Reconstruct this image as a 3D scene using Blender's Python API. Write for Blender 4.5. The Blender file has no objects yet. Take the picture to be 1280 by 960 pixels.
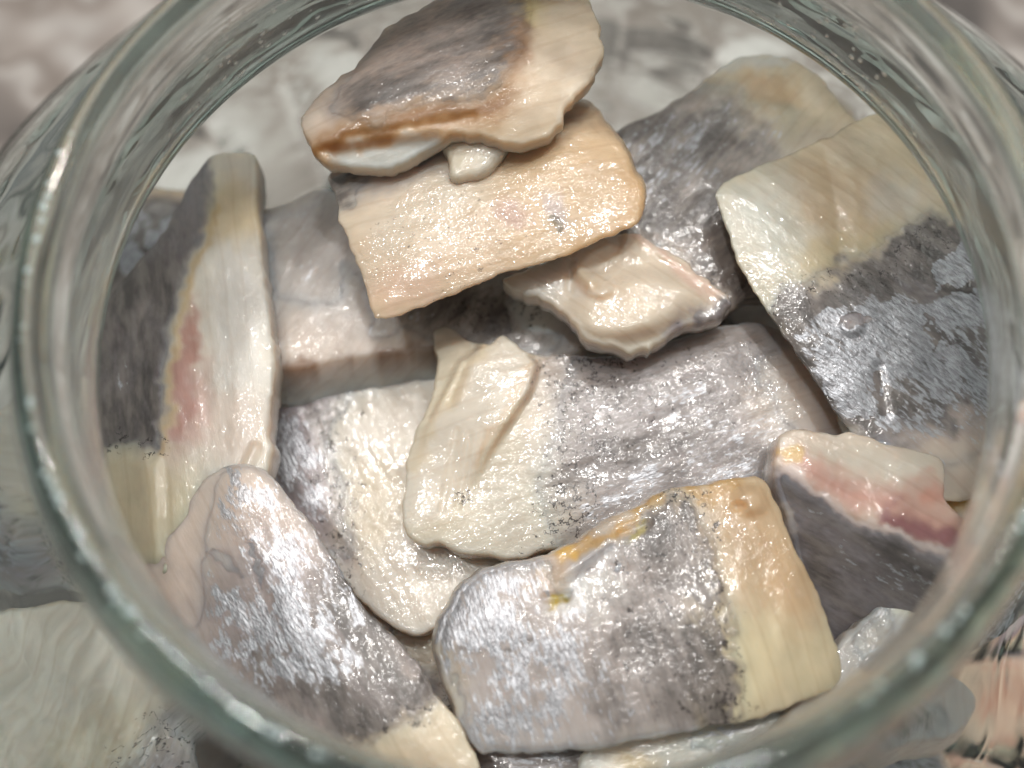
import bpy, math, random
import numpy as np
from mathutils import Matrix, Vector
from mathutils.geometry import delaunay_2d_cdt

random.seed(5)
MM = 0.001
scene = bpy.context.scene
C = scene.collection

# ------------------------------------------------------------------ camera
F_PX = 1100.0
CAM = np.array([0.2, -33.4, 58.0])                 # millimetres, rim plane of the jar is z = 0
TILT, YAW = math.radians(20.3), math.radians(1.8)
CR = np.array(Matrix.Rotation(TILT, 3, 'X') @ Matrix.Rotation(YAW, 3, 'Y'))
cam = bpy.data.cameras.new('camera')
cam.sensor_width = 36.0
cam.lens = F_PX / 1280 * 36.0
cam.clip_start, cam.clip_end = 0.004, 20.0
cam.dof.use_dof = True
cam.dof.focus_distance = 0.0905
cam.dof.aperture_fstop = 10.5
cam_ob = bpy.data.objects.new('camera', cam)
C.objects.link(cam_ob)
mw = Matrix(CR.tolist()).to_4x4(); mw.translation = Vector((CAM * MM).tolist())
cam_ob.matrix_world = mw
scene.camera = cam_ob

# ------------------------------------------------------------------ world, lamps, exposure
world = bpy.data.worlds.new('World'); scene.world = world
world.use_nodes = True
bg = world.node_tree.nodes['Background']
bg.inputs[0].default_value = (1.0, 0.985, 0.96, 1)
wt = world.node_tree
wz = wt.nodes.new('ShaderNodeSeparateXYZ'); wt.links.new(wt.nodes.new('ShaderNodeTexCoord').outputs['Generated'], wz.inputs[0])
wr = wt.nodes.new('ShaderNodeMapRange'); wr.interpolation_type = 'SMOOTHSTEP'
for k, v in (('From Min', -0.1), ('From Max', 0.9), ('To Min', 0.14), ('To Max', 0.24)): wr.inputs[k].default_value = v
wt.links.new(wz.outputs[2], wr.inputs['Value']); wt.links.new(wr.outputs[0], bg.inputs[1])

def area(name, loc, target, size, power, col):
    l = bpy.data.lights.new(name, 'AREA'); l.shape = 'DISK'; l.size = size; l.energy = power; l.color = col
    o = bpy.data.objects.new(name, l); C.objects.link(o)
    o.location = loc
    o.rotation_euler = (Vector(target) - Vector(loc)).to_track_quat('-Z', 'Y').to_euler()
    return o
area('ceiling_lamp', (0.05, 0.30, 1.25), (0, 0, -0.03), 0.90, 3.6, (1.0, 0.96, 0.91))
for x, y, z, w in ((-0.21, 0.06, 0.80, 1.7), (0.38, 0.36, 0.80, 2.0), (0.09, 0.17, 0.82, 1.4), (-0.06, 0.46, 0.80, 1.75)):      # small bright spots under the ceiling
    area('spot_lamp', (x, y, z), (0, 0, -0.03), 0.052, w, (1.0, 0.975, 0.94))

vs = scene.view_settings
vs.view_transform = 'Standard'; vs.look = 'None'; vs.exposure = 0.26; vs.gamma = 1.0
vs.use_curve_mapping = False
cy = scene.cycles
cy.use_denoising = True
cy.use_adaptive_sampling = True; cy.adaptive_threshold = 0.015
cy.max_bounces = 14; cy.transmission_bounces = 12; cy.glossy_bounces = 5; cy.diffuse_bounces = 3
cy.sample_clamp_indirect = 6.0
cy.blur_glossy = 0.3

# ------------------------------------------------------------------ small maths
def srgb(c):
    c = np.array(c, float) / 255.0; c = c * 1.0
    return np.where(c <= 0.04045, c / 12.92, ((c + 0.055) / 1.055) ** 2.4)

def rays(px):
    px = np.atleast_2d(np.asarray(px, float))
    d = np.c_[(px[:, 0] - 640) / F_PX, -(px[:, 1] - 480) / F_PX, -np.ones(len(px))]
    return d @ CR.T

def to_px(X):
    q = (X - CAM) @ CR
    return np.c_[640 + F_PX * q[:, 0] / -q[:, 2], 480 - F_PX * q[:, 1] / -q[:, 2]]

def hash2(ix, iy, seed):
    n = (ix * 374761393 + iy * 668265263 + seed * 1442695041) & 0x7fffffff
    n = ((n ^ (n >> 13)) * 1274126177) & 0x7fffffff
    return ((n ^ (n >> 16)) & 0xffff) / 65535.0

def vnoise(x, y, seed=0):
    x = np.asarray(x, float); y = np.asarray(y, float)
    ix = np.floor(x).astype(np.int64); iy = np.floor(y).astype(np.int64)
    fx = x - ix; fy = y - iy
    fx = fx * fx * fx * (fx * (fx * 6 - 15) + 10); fy = fy * fy * fy * (fy * (fy * 6 - 15) + 10)
    a = hash2(ix, iy, seed); b = hash2(ix + 1, iy, seed); c = hash2(ix, iy + 1, seed); d = hash2(ix + 1, iy + 1, seed)
    return (a + (b - a) * fx) * (1 - fy) + (c + (d - c) * fx) * fy

def fbm(x, y, seed=0, oct=3):
    s = 0; a = 0.5; t = 0
    for i in range(oct):
        s = s + a * vnoise(x * 2 ** i + 17.3 * i, y * 2 ** i - 9.1 * i, seed + i * 7); t += a; a *= 0.5
    return s / t

def sstep(a, b, x):
    t = np.clip((x - a) / (b - a), 0, 1)
    return t * t * (3 - 2 * t)

def seg_dist(p, poly, closed=True):
    a = poly; b = np.roll(poly, -1, 0)
    if not closed: a, b = a[:-1], b[:-1]
    out = np.full(len(p), 1e9)
    for i in range(0, len(p), 4000):
        q = p[i:i + 4000, None, :]
        ab = (b - a)[None]; t = ((q - a[None]) * ab).sum(2) / np.maximum((ab ** 2).sum(2), 1e-9)
        t = np.clip(t, 0, 1)[..., None]
        out[i:i + 4000] = np.sqrt((((a[None] + ab * t) - q) ** 2).sum(2).min(1))
    return out

def inside(p, poly):
    x, y = p[:, 0], p[:, 1]; r = np.zeros(len(p), bool)
    x1, y1 = poly[:, 0], poly[:, 1]; x2, y2 = np.roll(x1, -1), np.roll(y1, -1)
    for k in range(len(poly)):
        if y1[k] == y2[k]: continue
        c = ((y1[k] > y) != (y2[k] > y)) & (x < (x2[k] - x1[k]) * (y - y1[k]) / (y2[k] - y1[k]) + x1[k])
        r ^= c
    return r

def smooth_closed(pts, step, rnd=0.5):
    """closed Catmull-Rom through the points (rnd < 0.5 keeps corners tighter), resampled evenly"""
    P = np.array(pts, float); n = len(P); out = []
    for i in range(n):
        p0, p1, p2, p3 = P[i - 1], P[i], P[(i + 1) % n], P[(i + 2) % n]
        L = np.linalg.norm(p2 - p1)
        def tan(a, b, c):
            v = c - a; l = np.linalg.norm(v) + 1e-9
            return v / l * min(np.linalg.norm(b - a), np.linalg.norm(c - b)) * 2 * rnd
        m1, m2 = tan(p0, p1, p2), tan(p1, p2, p3)
        t = np.linspace(0, 1, max(4, int(L / step * 2)), endpoint=False)[:, None]
        out.append((2 * t ** 3 - 3 * t ** 2 + 1) * p1 + (t ** 3 - 2 * t ** 2 + t) * m1 + (-2 * t ** 3 + 3 * t ** 2) * p2 + (t ** 3 - t ** 2) * m2)
    Q = np.vstack(out)
    D = np.r_[0, np.cumsum(np.linalg.norm(np.diff(np.vstack([Q, Q[:1]]), axis=0), axis=1))]
    m = max(24, int(D[-1] / step)); s = np.linspace(0, D[-1], m, endpoint=False)
    Qc = np.vstack([Q, Q[:1]])
    return np.c_[np.interp(s, D, Qc[:, 0]), np.interp(s, D, Qc[:, 1])]

Z_BASE = -104.0
# ------------------------------------------------------------------ node helper
class NT:
    def __init__(s, name):
        s.m = bpy.data.materials.new(name); s.m.use_nodes = True
        s.t = s.m.node_tree; s.t.nodes.clear()
        s.out = s.t.nodes.new('ShaderNodeOutputMaterial')
    def n(s, typ, ins=None, **kw):
        nd = s.t.nodes.new(typ)
        for k, v in kw.items(): setattr(nd, k, v)
        for k, v in (ins or {}).items(): s.set(nd.inputs[k], v)
        return nd
    def set(s, sock, v):
        if isinstance(v, bpy.types.NodeSocket): s.t.links.new(v, sock)
        else: sock.default_value = v
    def math(s, op, a, b=0.0, c=None, clamp=False):
        nd = s.n('ShaderNodeMath', operation=op, use_clamp=clamp)
        s.set(nd.inputs[0], a); s.set(nd.inputs[1], b)
        if c is not None: s.set(nd.inputs[2], c)
        return nd.outputs[0]
    def noise(s, vec, scale, detail=2.0, rough=0.5, dist=0.0):
        return s.n('ShaderNodeTexNoise', {'Vector': vec, 'Scale': scale, 'Detail': detail, 'Roughness': rough, 'Distortion': dist}).outputs['Fac']
    def ramp(s, x, a, b, lo=0.0, hi=1.0):
        nd = s.n('ShaderNodeMapRange', {'Value': x, 'From Min': a, 'From Max': b, 'To Min': lo, 'To Max': hi}, interpolation_type='SMOOTHSTEP')
        return nd.outputs[0]
    def mix(s, f, a, b, mode='MIX'):
        nd = s.n('ShaderNodeMix', data_type='RGBA', blend_type=mode)
        s.set(nd.inputs[0], f); s.set(nd.inputs[6], a); s.set(nd.inputs[7], b)
        return nd.outputs[2]

def fish_material():
    t = NT('herring_flesh_and_skin')
    loc = t.n('ShaderNodeAttribute', attribute_name='Loc').outputs['Vector']      # mm, x along the fibres
    col = t.n('ShaderNodeAttribute', attribute_name='Col').outputs['Color']
    sk = t.n('ShaderNodeSeparateColor', {0: t.n('ShaderNodeAttribute', attribute_name='Skin').outputs['Color']})
    dark, silver, fleck = sk.outputs[0], sk.outputs[1], sk.outputs[2]
    str_v = t.n('ShaderNodeVectorMath', {0: loc, 1: (0.35, 1.0, 1.0)}, operation='MULTIPLY').outputs[0]
    n_fine = t.noise(str_v, 2.6, 4, 0.6)
    n_mid = t.noise(str_v, 0.75, 3, 0.55)
    n_big = t.noise(loc, 0.22, 3, 0.5)
    n_grain = t.noise(loc, 7.0, 2, 0.6)
    # flesh
    v1 = t.ramp(n_mid, 0.3, 0.75, 0.94, 1.04)
    v2 = t.ramp(n_big, 0.3, 0.7, 0.92, 1.05)
    v12 = t.math('MULTIPLY', v1, v2)
    fl = t.mix(1.0, col, t.n('ShaderNodeCombineColor', {0: t.math('MULTIPLY', v12, 0.86), 1: t.math('MULTIPLY', v12, 0.848), 2: t.math('MULTIPLY', v12, 0.85)}).outputs[0], 'MULTIPLY')
    wave = t.n('ShaderNodeTexWave', {'Vector': loc, 'Scale': 0.16, 'Distortion': 3.5, 'Detail': 2.0, 'Detail Scale': 0.5}, wave_type='BANDS', bands_direction='Y').outputs['Fac']
    fl = t.mix(t.ramp(wave, 0.86, 1.0, 0, 0.20), fl, t.mix(1.0, fl, (0.72, 0.62, 0.54, 1), 'MULTIPLY'))
    # dark pigment, broken into streaks and specks
    dn = t.math('ADD', t.math('MULTIPLY', t.math('SUBTRACT', n_fine, 0.5), 0.6), t.math('MULTIPLY', t.math('SUBTRACT', n_mid, 0.5), 0.6))
    dark = t.math('MULTIPLY', dark, t.ramp(t.noise(str_v, 0.28, 3, 0.6), 0.3, 0.7, 0.55, 1.25))
    dmask = t.math('MULTIPLY', t.ramp(t.math('ADD', dark, t.math('MULTIPLY', dn, t.ramp(dark, 0.0, 0.35))), 0.06, 0.80), 0.95)
    speck = t.ramp(t.math('ADD', n_grain, t.math('MULTIPLY', dark, 0.22)), 0.66, 0.74)
    dmask = t.math('MAXIMUM', dmask, t.math('MULTIPLY', speck, t.ramp(dark, 0.08, 0.6, 0, 0.45)))
    dcol = t.mix(t.ramp(n_mid, 0.35, 0.7), (0.060, 0.052, 0.048, 1), (0.18, 0.156, 0.142, 1))
    base = t.mix(dmask, fl, dcol)
    # black thread-like flecks of skin pigment
    fv = t.n('ShaderNodeVectorMath', {0: loc, 1: t.n('ShaderNodeVectorMath', {0: t.n('ShaderNodeTexNoise', {'Vector': loc, 'Scale': 1.3, 'Detail': 2.0}).outputs['Color'], 'Scale': 1.6}, operation='SCALE').outputs[0]}, operation='ADD').outputs[0]
    ridge = t.math('ABSOLUTE', t.math('SUBTRACT', t.noise(fv, 0.8, 2, 0.5), 0.5))
    thread = t.math('MULTIPLY', t.ramp(ridge, 0.012, 0.03, 1, 0), t.ramp(t.math('ADD', t.noise(loc, 0.95, 2, 0.5), t.math('MULTIPLY', fleck, 0.25)), 0.62, 0.70))
    thread = t.math('MULTIPLY', thread, t.ramp(fleck, 0.05, 0.3))
    base = t.mix(t.math('MULTIPLY', thread, 0.92), base, (0.022, 0.015, 0.014, 1))
    # silver foil
    sn = t.math('ADD', t.math('MULTIPLY', t.math('SUBTRACT', n_fine, 0.5), 1.5), t.math('MULTIPLY', t.math('SUBTRACT', n_mid, 0.5), 1.3))
    silver = t.math('MULTIPLY', silver, t.ramp(t.noise(loc, 0.24, 3, 0.6), 0.32, 0.62, 0.5, 1.2))
    smask = t.ramp(t.math('ADD', silver, t.math('MULTIPLY', sn, t.ramp(silver, 0.0, 0.3))), 0.44, 0.78)
    smask = t.math('MULTIPLY', smask, t.math('SUBTRACT', 1.0, t.math('MULTIPLY', thread, 0.9)))
    scol = t.mix(t.ramp(n_fine, 0.35, 0.65), (0.25, 0.25, 0.265, 1), (0.50, 0.52, 0.56, 1))
    base2 = t.mix(t.math('MULTIPLY', smask, 0.8), base, scol)
    # relief: crinkled foil, wet film
    crinkle = t.noise(t.n('ShaderNodeVectorMath', {0: loc, 1: (0.38, 1.0, 1.0)}, operation='MULTIPLY').outputs[0], 3.9, 3, 0.6, 0.3)
    b00 = t.n('ShaderNodeBump', {'Strength': 0.2, 'Distance': 0.0001, 'Height': wave})
    b0 = t.n('ShaderNodeBump', {'Strength': 0.3, 'Distance': 0.0002, 'Height': n_mid, 'Normal': b00.outputs[0]})
    b1 = t.n('ShaderNodeBump', {'Strength': t.ramp(smask, 0, 1, 0.12, 1.0), 'Distance': 0.00012, 'Height': crinkle, 'Normal': b0.outputs[0]})
    wet = t.n('ShaderNodeTexNoise', {'Vector': loc, 'Scale': 1.5, 'Detail': 2.0, 'Roughness': 0.5, 'Distortion': 0.5}).outputs['Fac']
    b2 = t.n('ShaderNodeBump', {'Strength': t.math('MULTIPLY', t.ramp(t.noise(loc, 0.16, 2, 0.5), 0.38, 0.62, 0.28, 1.0), t.math('SUBTRACT', 1.0, t.math('MULTIPLY', smask, 0.8))), 'Distance': 0.00026, 'Height': wet, 'Normal': b0.outputs[0]})
    p = t.n('ShaderNodeBsdfPrincipled', {
        'Base Color': base2, 'Metallic': t.math('MULTIPLY', smask, 0.56),
        'Roughness': t.math('SUBTRACT', 0.44, t.math('MULTIPLY', smask, 0.07)),
        'Normal': b1.outputs[0], 'IOR': 1.38,
        'Subsurface Weight': t.math('MULTIPLY', t.math('SUBTRACT', 1.0, t.math('MAXIMUM', dmask, smask), clamp=True), 0.8),
        'Subsurface Radius': (1.0, 0.55, 0.32), 'Subsurface Scale': 0.003,
        'Coat Weight': t.math('MULTIPLY', t.ramp(t.noise(loc, 0.35, 2, 0.5), 0.25, 0.55, 0.7, 1.0), t.math('MULTIPLY', t.n('ShaderNodeAttribute', attribute_name='Wet').outputs['Fac'], t.math('SUBTRACT', 1.0, t.math('MULTIPLY', smask, 0.65)))), 'Coat Roughness': 0.08, 'Coat IOR': 1.55, 'Coat Normal': b2.outputs[0]})
    p.subsurface_method = 'BURLEY'
    t.t.links.new(p.outputs[0], t.out.inputs[0])
    return t.m
FISH = fish_material()

def glass_material(name, col, rough, ior=1.5):
    t = NT(name)
    g = t.n('ShaderNodeBsdfGlass', {'Color': (*col, 1), 'Roughness': rough, 'IOR': ior})
    co = t.n('ShaderNodeTexCoord').outputs['Object']
    b = t.n('ShaderNodeBump', {'Strength': t.ramp(t.math('ADD', t.n('ShaderNodeSeparateXYZ', {0: co}).outputs[2], Z_BASE * MM), -0.018, -0.024, 0.12, 0.7), 'Distance': 0.0009, 'Height': t.noise(t.n('ShaderNodeVectorMath', {0: co, 1: (1.0, 1.0, 2.6)}, operation='MULTIPLY').outputs[0], 62, 1.5, 0.5)})
    t.set(g.inputs['Normal'], b.outputs[0])
    sp = t.n('ShaderNodeSeparateXYZ', {0: co})
    rad = t.math('SQRT', t.math('ADD', t.math('MULTIPLY', sp.outputs[0], sp.outputs[0]), t.math('MULTIPLY', sp.outputs[1], sp.outputs[1])))
    zz = t.math('ADD', sp.outputs[2], Z_BASE * MM)
    neck = t.math('MULTIPLY', t.ramp(rad, 0.0398, 0.0412, 1, 0), t.math('MULTIPLY', t.ramp(zz, -0.0165, -0.0145), t.ramp(zz, -0.0008, -0.0020)))
    ang = t.math('ARCTAN2', sp.outputs[1], sp.outputs[0])
    cyl = t.n('ShaderNodeCombineXYZ', {0: t.math('MULTIPLY', ang, 2.2), 1: t.math('MULTIPLY', zz, 420.0), 2: 0.0}).outputs[0]
    film = t.math('MULTIPLY', neck, t.ramp(t.noise(cyl, 1.0, 4, 0.6, 0.3), 0.3, 0.75, 0.06, 0.48))
    dif = t.n('ShaderNodeMixShader', {0: 0.5})
    t.t.links.new(t.n('ShaderNodeBsdfDiffuse', {'Color': (0.66, 0.64, 0.60, 1)}).outputs[0], dif.inputs[1])
    t.t.links.new(t.n('ShaderNodeBsdfTranslucent', {'Color': (0.66, 0.64, 0.60, 1)}).outputs[0], dif.inputs[2])
    mx = t.n('ShaderNodeMixShader', {0: film})
    t.t.links.new(g.outputs[0], mx.inputs[1]); t.t.links.new(dif.outputs[0], mx.inputs[2])
    t.t.links.new(mx.outputs[0], t.out.inputs[0])
    ab = t.n('ShaderNodeVolumeAbsorption', {'Color': (0.50, 0.84, 0.82, 1), 'Density': 22.0})
    t.t.links.new(ab.outputs[0], t.out.inputs[1])
    return t.m
GLASS = glass_material('clear_jar_glass', (0.985, 0.995, 0.99), 0.0)
tW = NT('water_drop')
gW = tW.n('ShaderNodeBsdfGlass', {'Color': (1, 1, 1, 1), 'Roughness': 0.0, 'IOR': 1.33}); tW.t.links.new(gW.outputs[0], tW.out.inputs[0])
WATER = tW.m

# ------------------------------------------------------------------ object helpers
def mesh_obj(name, V, Fc, mat, parent=None, smooth=True):
    me = bpy.data.meshes.new(name)
    me.from_pydata([tuple(v) for v in V], [], Fc)
    me.materials.append(mat)
    if smooth: me.polygons.foreach_set('use_smooth', [True] * len(me.polygons))
    o = bpy.data.objects.new(name, me); C.objects.link(o)
    if parent: o.parent = parent
    return o

def attr(me, name, typ, data):
    a = me.attributes.new(name, typ, 'POINT')
    if typ == 'FLOAT_COLOR':
        a.data.foreach_set('color', np.c_[data, np.ones(len(data))].astype(np.float32).ravel())
    else:
        a.data.foreach_set('vector', np.asarray(data, np.float32).ravel())

# ------------------------------------------------------------------ table and jar
def lathe(profile, n, wob=None):
    V = []; Fc = []
    m = len(profile)
    for i in range(n):
        a = 2 * math.pi * i / n
        for j, (r, z) in enumerate(profile):
            dr, dz = wob(a, j, r, z) if wob else (0, 0)
            V.append(((r + dr) * math.cos(a) * MM, (r + dr) * math.sin(a) * MM, (z + dz) * MM))
    for i in range(n):
        k = (i + 1) % n
        for j in range(m - 1):
            Fc.append((i * m + j, k * m + j, k * m + j + 1, i * m + j + 1))
    return V, Fc

def arc(pts, step=1.2):
    P = np.array(pts, float); out = []
    for i in range(len(P) - 1):
        p0 = P[max(i - 1, 0)]; p1 = P[i]; p2 = P[i + 1]; p3 = P[min(i + 2, len(P) - 1)]
        k = max(2, int(np.linalg.norm(p2 - p1) / step))
        for t in np.linspace(0, 1, k, endpoint=False):
            out.append(0.5 * ((2 * p1) + (p2 - p0) * t + (2 * p0 - 5 * p1 + 4 * p2 - p3) * t * t + (-p0 + 3 * p1 - 3 * p2 + p3) * t ** 3))
    out.append(P[-1]); return [tuple(p) for p in out]
outer = arc([(0.0, Z_BASE + 1.6), (44, Z_BASE + 1.4), (66, Z_BASE + 0.2), (70, Z_BASE), (74, Z_BASE + 0.8), (78.5, Z_BASE + 6), (79.8, Z_BASE + 14), (80.0, -70),
             (79.6, -54), (78.0, -43), (73.5, -33.5), (65, -25.5), (54, -20), (45.4, -16.8), (41.9, -14.5), (40.9, -12), (40.5, -9.5),
             (40.4, -7), (40.7, -5.8), (41.3, -4.6), (41.2, -3.0), (40.3, -1.3), (39.3, -0.3), (38.5, 0.0)], 0.8)
inner = arc([(38.5, 0.0), (37.9, -0.3), (37.5, -1.4), (37.6, -4), (38.0, -8), (38.8, -12), (40.2, -15.4), (44.6, -19.6), (54, -24.2), (63.5, -29.4), (71, -36.6), (74.8, -45), (76.2, -56),
             (76.4, -70), (76.2, -86), (74.8, -92), (70, -96.5), (60, -98.0), (30, -98.4), (0.0, -98.6)], 0.8)
prof = outer + inner[1:]; n_outer = len(outer)
rng = np.random.RandomState(4)
def wob(a, j, r, z):
    if r < 1: return 0, 0
    w = 0.10 * math.sin(3 * a + 0.02 * z) + 0.05 * math.sin(7 * a + 1 + 0.04 * z)
    if j < n_outer: w += 1.5 * math.exp(-((z + 35) / 1.1) ** 2) + 1.6 * math.exp(-((z + 43) / 1.1) ** 2) + 1.4 * math.exp(-((z + 52) / 1.3) ** 2)  # outer rings added to draw curved bright and dark lines in the glass
    if j < n_outer and z < -56: w -= 2.0 * (1 - abs(math.sin(16 * a))) * min(1.0, (-56 - z) / 6) * min(1.0, max(0.0, (z - Z_BASE - 3) / 8))
    return w, 0
V, Fc = lathe(prof, 360, wob)
root = bpy.data.objects.new('glass_jar', None); C.objects.link(root); root.location = (0, 0, Z_BASE * MM)
root['label'] = 'clear glass jar with rounded lip, packed with herring pieces'
root['category'] = 'jar'
jar = mesh_obj('jar_body', [(x, y, z - Z_BASE * MM) for x, y, z in V], Fc, GLASS, root)

# droplets clinging to the inside of the neck
DV, DF = [], []
def drop(c, n, ux, uy, r, h):
    b = len(DV); K = 8
    DV.append(tuple(c + n * h))
    for ring, (rr, hh) in enumerate(((0.6, 0.8), (1.0, 0.15), (1.0, -0.1))):
        for k in range(K):
            a = 2 * math.pi * k / K
            DV.append(tuple(c + n * (h * hh) + (ux * math.cos(a) + uy * math.sin(a)) * r * rr))
    for k in range(K):
        q = (k + 1) % K
        DF.append((b, b + 1 + k, b + 1 + q))
        for s in range(2):
            o = b + 1 + s * K
            DF.append((o + k, o + K + k, o + K + q, o + q))
for i in range(150):
    a = rng.choice([rng.normal(0.80, 0.16), rng.normal(2.3, 0.25), rng.uniform(0.2, 2.9)])
    z = -rng.uniform(3, 13.0); r = np.interp(z, [-14.4, -12, -8, -4, -1.4], [39.8, 38.8, 38.0, 37.6, 37.5]) - 0.16
    c = np.array([r * math.cos(a), r * math.sin(a), z]) * MM; n = np.array([-math.cos(a), -math.sin(a), 0.05])
    s = rng.uniform(0.10, 0.30) * MM
    drop(c - np.array([0, 0, Z_BASE * MM]), n, np.array([-math.sin(a), math.cos(a), 0]) * rng.uniform(0.9, 1.6), np.array([0, 0, 1.0]), s, s * 0.55)
for i in range(46):      # added drips inside the shoulder, shaped to refract as bright and dark streaks
    a = rng.uniform(0.45, 2.95); z = -rng.uniform(21, 58)
    r = float(np.interp(-z, [15.4, 19.6, 24.2, 29.4, 36.6, 45, 56, 70], [40.2, 44.6, 54, 63.5, 71, 74.8, 76.2, 76.4])) - 0.1
    sl = float(np.interp(-z, [19.6, 29.4, 36.6, 45, 56], [0.45, 0.6, 1.2, 3.0, 9.0])); nz = 1 / math.hypot(1, sl)
    rd_ = np.array([math.cos(a), math.sin(a), 0]); n = -rd_ * (sl * nz) - np.array([0, 0, nz])
    tg = np.array([-math.sin(a), math.cos(a), 0]); bt = np.cross(n, tg)
    lean = rng.normal(0, 0.25); u_ = tg * math.cos(lean) + bt * math.sin(lean); v_ = np.cross(n, u_)
    w_ = rng.uniform(0.35, 1.0) * MM
    drop(np.array([r * math.cos(a), r * math.sin(a), z - Z_BASE]) * MM, n, u_ * rng.uniform(2.0, 7.5), v_, w_, w_ * 0.5)
dr = mesh_obj('droplets_and_added_drips', DV, DF, WATER, root); dr['kind'] = 'stuff'

tD = NT('pale_glint_drop')  # pale drops along the lip, coloured to stand in for blurred glints
pD = tD.n('ShaderNodeBsdfPrincipled', {'Base Color': (0.62, 0.74, 0.74, 1), 'Roughness': 0.15, 'Transmission Weight': 0.35, 'IOR': 1.35})
tD.t.links.new(pD.outputs[0], tD.out.inputs[0])
DV, DF = [], []
for i in range(70):
    a = rng.uniform(-3.4, -0.2)
    r = 38.4 + rng.uniform(-0.3, 0.3)
    c = np.array([r * math.cos(a) * MM, r * math.sin(a) * MM, -Z_BASE * MM - 0.00006])
    s = rng.uniform(0.12, 0.34) * MM
    drop(c, np.array([0, 0, 1.0]), np.array([1.0, 0, 0]), np.array([0, 1.0, 0]), s, s * 0.45)
ld = mesh_obj('lip_glint_drops', DV, DF, tD.m, root); ld['kind'] = 'stuff'

# table under a patterned cloth
tc = NT('patterned_cloth')
co = tc.n('ShaderNodeTexCoord').outputs['Object']
wv = tc.n('ShaderNodeVectorMath', {0: co, 1: tc.n('ShaderNodeVectorMath', {0: tc.n('ShaderNodeTexNoise', {'Vector': co, 'Scale': 18.0}).outputs['Color'], 'Scale': 0.03}, operation='SCALE').outputs[0]}, operation='ADD').outputs[0]
rp = tc.n('ShaderNodeValToRGB', {0: tc.ramp(tc.noise(wv, 52.0, 1, 0.5), 0.3, 0.7)})
rp.color_ramp.interpolation = 'LINEAR'
els = [(0.0, (0.74, 0.68, 0.62)), (0.2, (0.30, 0.20, 0.24)), (0.38, (0.76, 0.46, 0.27)), (0.54, (0.78, 0.70, 0.62)), (0.70, (0.70, 0.32, 0.22)), (0.86, (0.80, 0.58, 0.44))]
while len(rp.color_ramp.elements) < len(els): rp.color_ramp.elements.new(0.5)
for e, (p, c) in zip(rp.color_ramp.elements, els): e.position = p; e.color = (*c, 1)
weave = tc.noise(co, 900, 2, 0.5)
bpn = tc.n('ShaderNodeBump', {'Strength': 0.4, 'Distance': 0.0004, 'Height': weave})
pc = tc.n('ShaderNodeBsdfPrincipled', {'Base Color': tc.mix(tc.ramp(weave, 0.3, 0.7, 0, 0.18), rp.outputs[0], (0.35, 0.28, 0.25, 1)), 'Roughness': 0.8, 'Normal': bpn.outputs[0]})
tc.t.links.new(pc.outputs[0], tc.out.inputs[0])
n = 60; L = 0.45
TV = []
for i in range(n + 1):
    for j in range(n + 1):
        x = -L + 2 * L * i / n; y = -L + 2 * L * j / n
        r = math.hypot(x, y)
        TV.append((x, y, Z_BASE * MM - 0.0006 + 0.0035 * (float(fbm(x * 16, y * 16, 3)) - 0.75) * min(1, max(0, (r - 0.062) / 0.03))))
TF = [(i * (n + 1) + j, (i + 1) * (n + 1) + j, (i + 1) * (n + 1) + j + 1, i * (n + 1) + j + 1) for i in range(n) for j in range(n)]
tt_ = NT('grey_beige_table')
tco = tt_.n('ShaderNodeTexCoord').outputs['Object']
tw = tt_.n('ShaderNodeVectorMath', {0: tco, 1: tt_.n('ShaderNodeVectorMath', {0: tt_.n('ShaderNodeTexNoise', {'Vector': tco, 'Scale': 22.0, 'Detail': 3.0}).outputs['Color'], 'Scale': 0.035}, operation='SCALE').outputs[0]}, operation='ADD').outputs[0]
tv = tt_.ramp(tt_.noise(tw, 26.0, 2, 0.5), 0.32, 0.68)
trp = tt_.n('ShaderNodeValToRGB', {0: tv}); trp.color_ramp.interpolation = 'LINEAR'
tels = [(0.0, (0.05, 0.046, 0.043)), (0.25, (0.23, 0.20, 0.18)), (0.42, (0.46, 0.43, 0.40)), (0.55, (0.22, 0.185, 0.16)), (0.75, (0.36, 0.32, 0.29)), (1.0, (0.60, 0.58, 0.55))]
while len(trp.color_ramp.elements) < len(tels): trp.color_ramp.elements.new(0.5)
for e, (p, c) in zip(trp.color_ramp.elements, tels): e.position = p; e.color = (*c, 1)
tcol = tt_.mix(tt_.ramp(tt_.noise(tco, 60, 4, 0.6), 0.3, 0.7, 0, 0.35), trp.outputs[0], (0.17, 0.145, 0.13, 1))
pt = tt_.n('ShaderNodeBsdfPrincipled', {'Base Color': tcol, 'Roughness': 0.4})
tt_.t.links.new(pt.outputs[0], tt_.out.inputs[0])
tb = mesh_obj('table', [(-L, -L, Z_BASE * MM - 0.0014), (L, -L, Z_BASE * MM - 0.0014), (L, L, Z_BASE * MM - 0.0014), (-L, L, Z_BASE * MM - 0.0014),
                        (-L, -L, Z_BASE * MM - 0.03), (L, -L, Z_BASE * MM - 0.03), (L, L, Z_BASE * MM - 0.03), (-L, L, Z_BASE * MM - 0.03)],
              [(0, 1, 2, 3), (7, 6, 5, 4), (0, 4, 5, 1), (1, 5, 6, 2), (2, 6, 7, 3), (3, 7, 4, 0)], tt_.m, smooth=False); tb['kind'] = 'structure'
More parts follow.
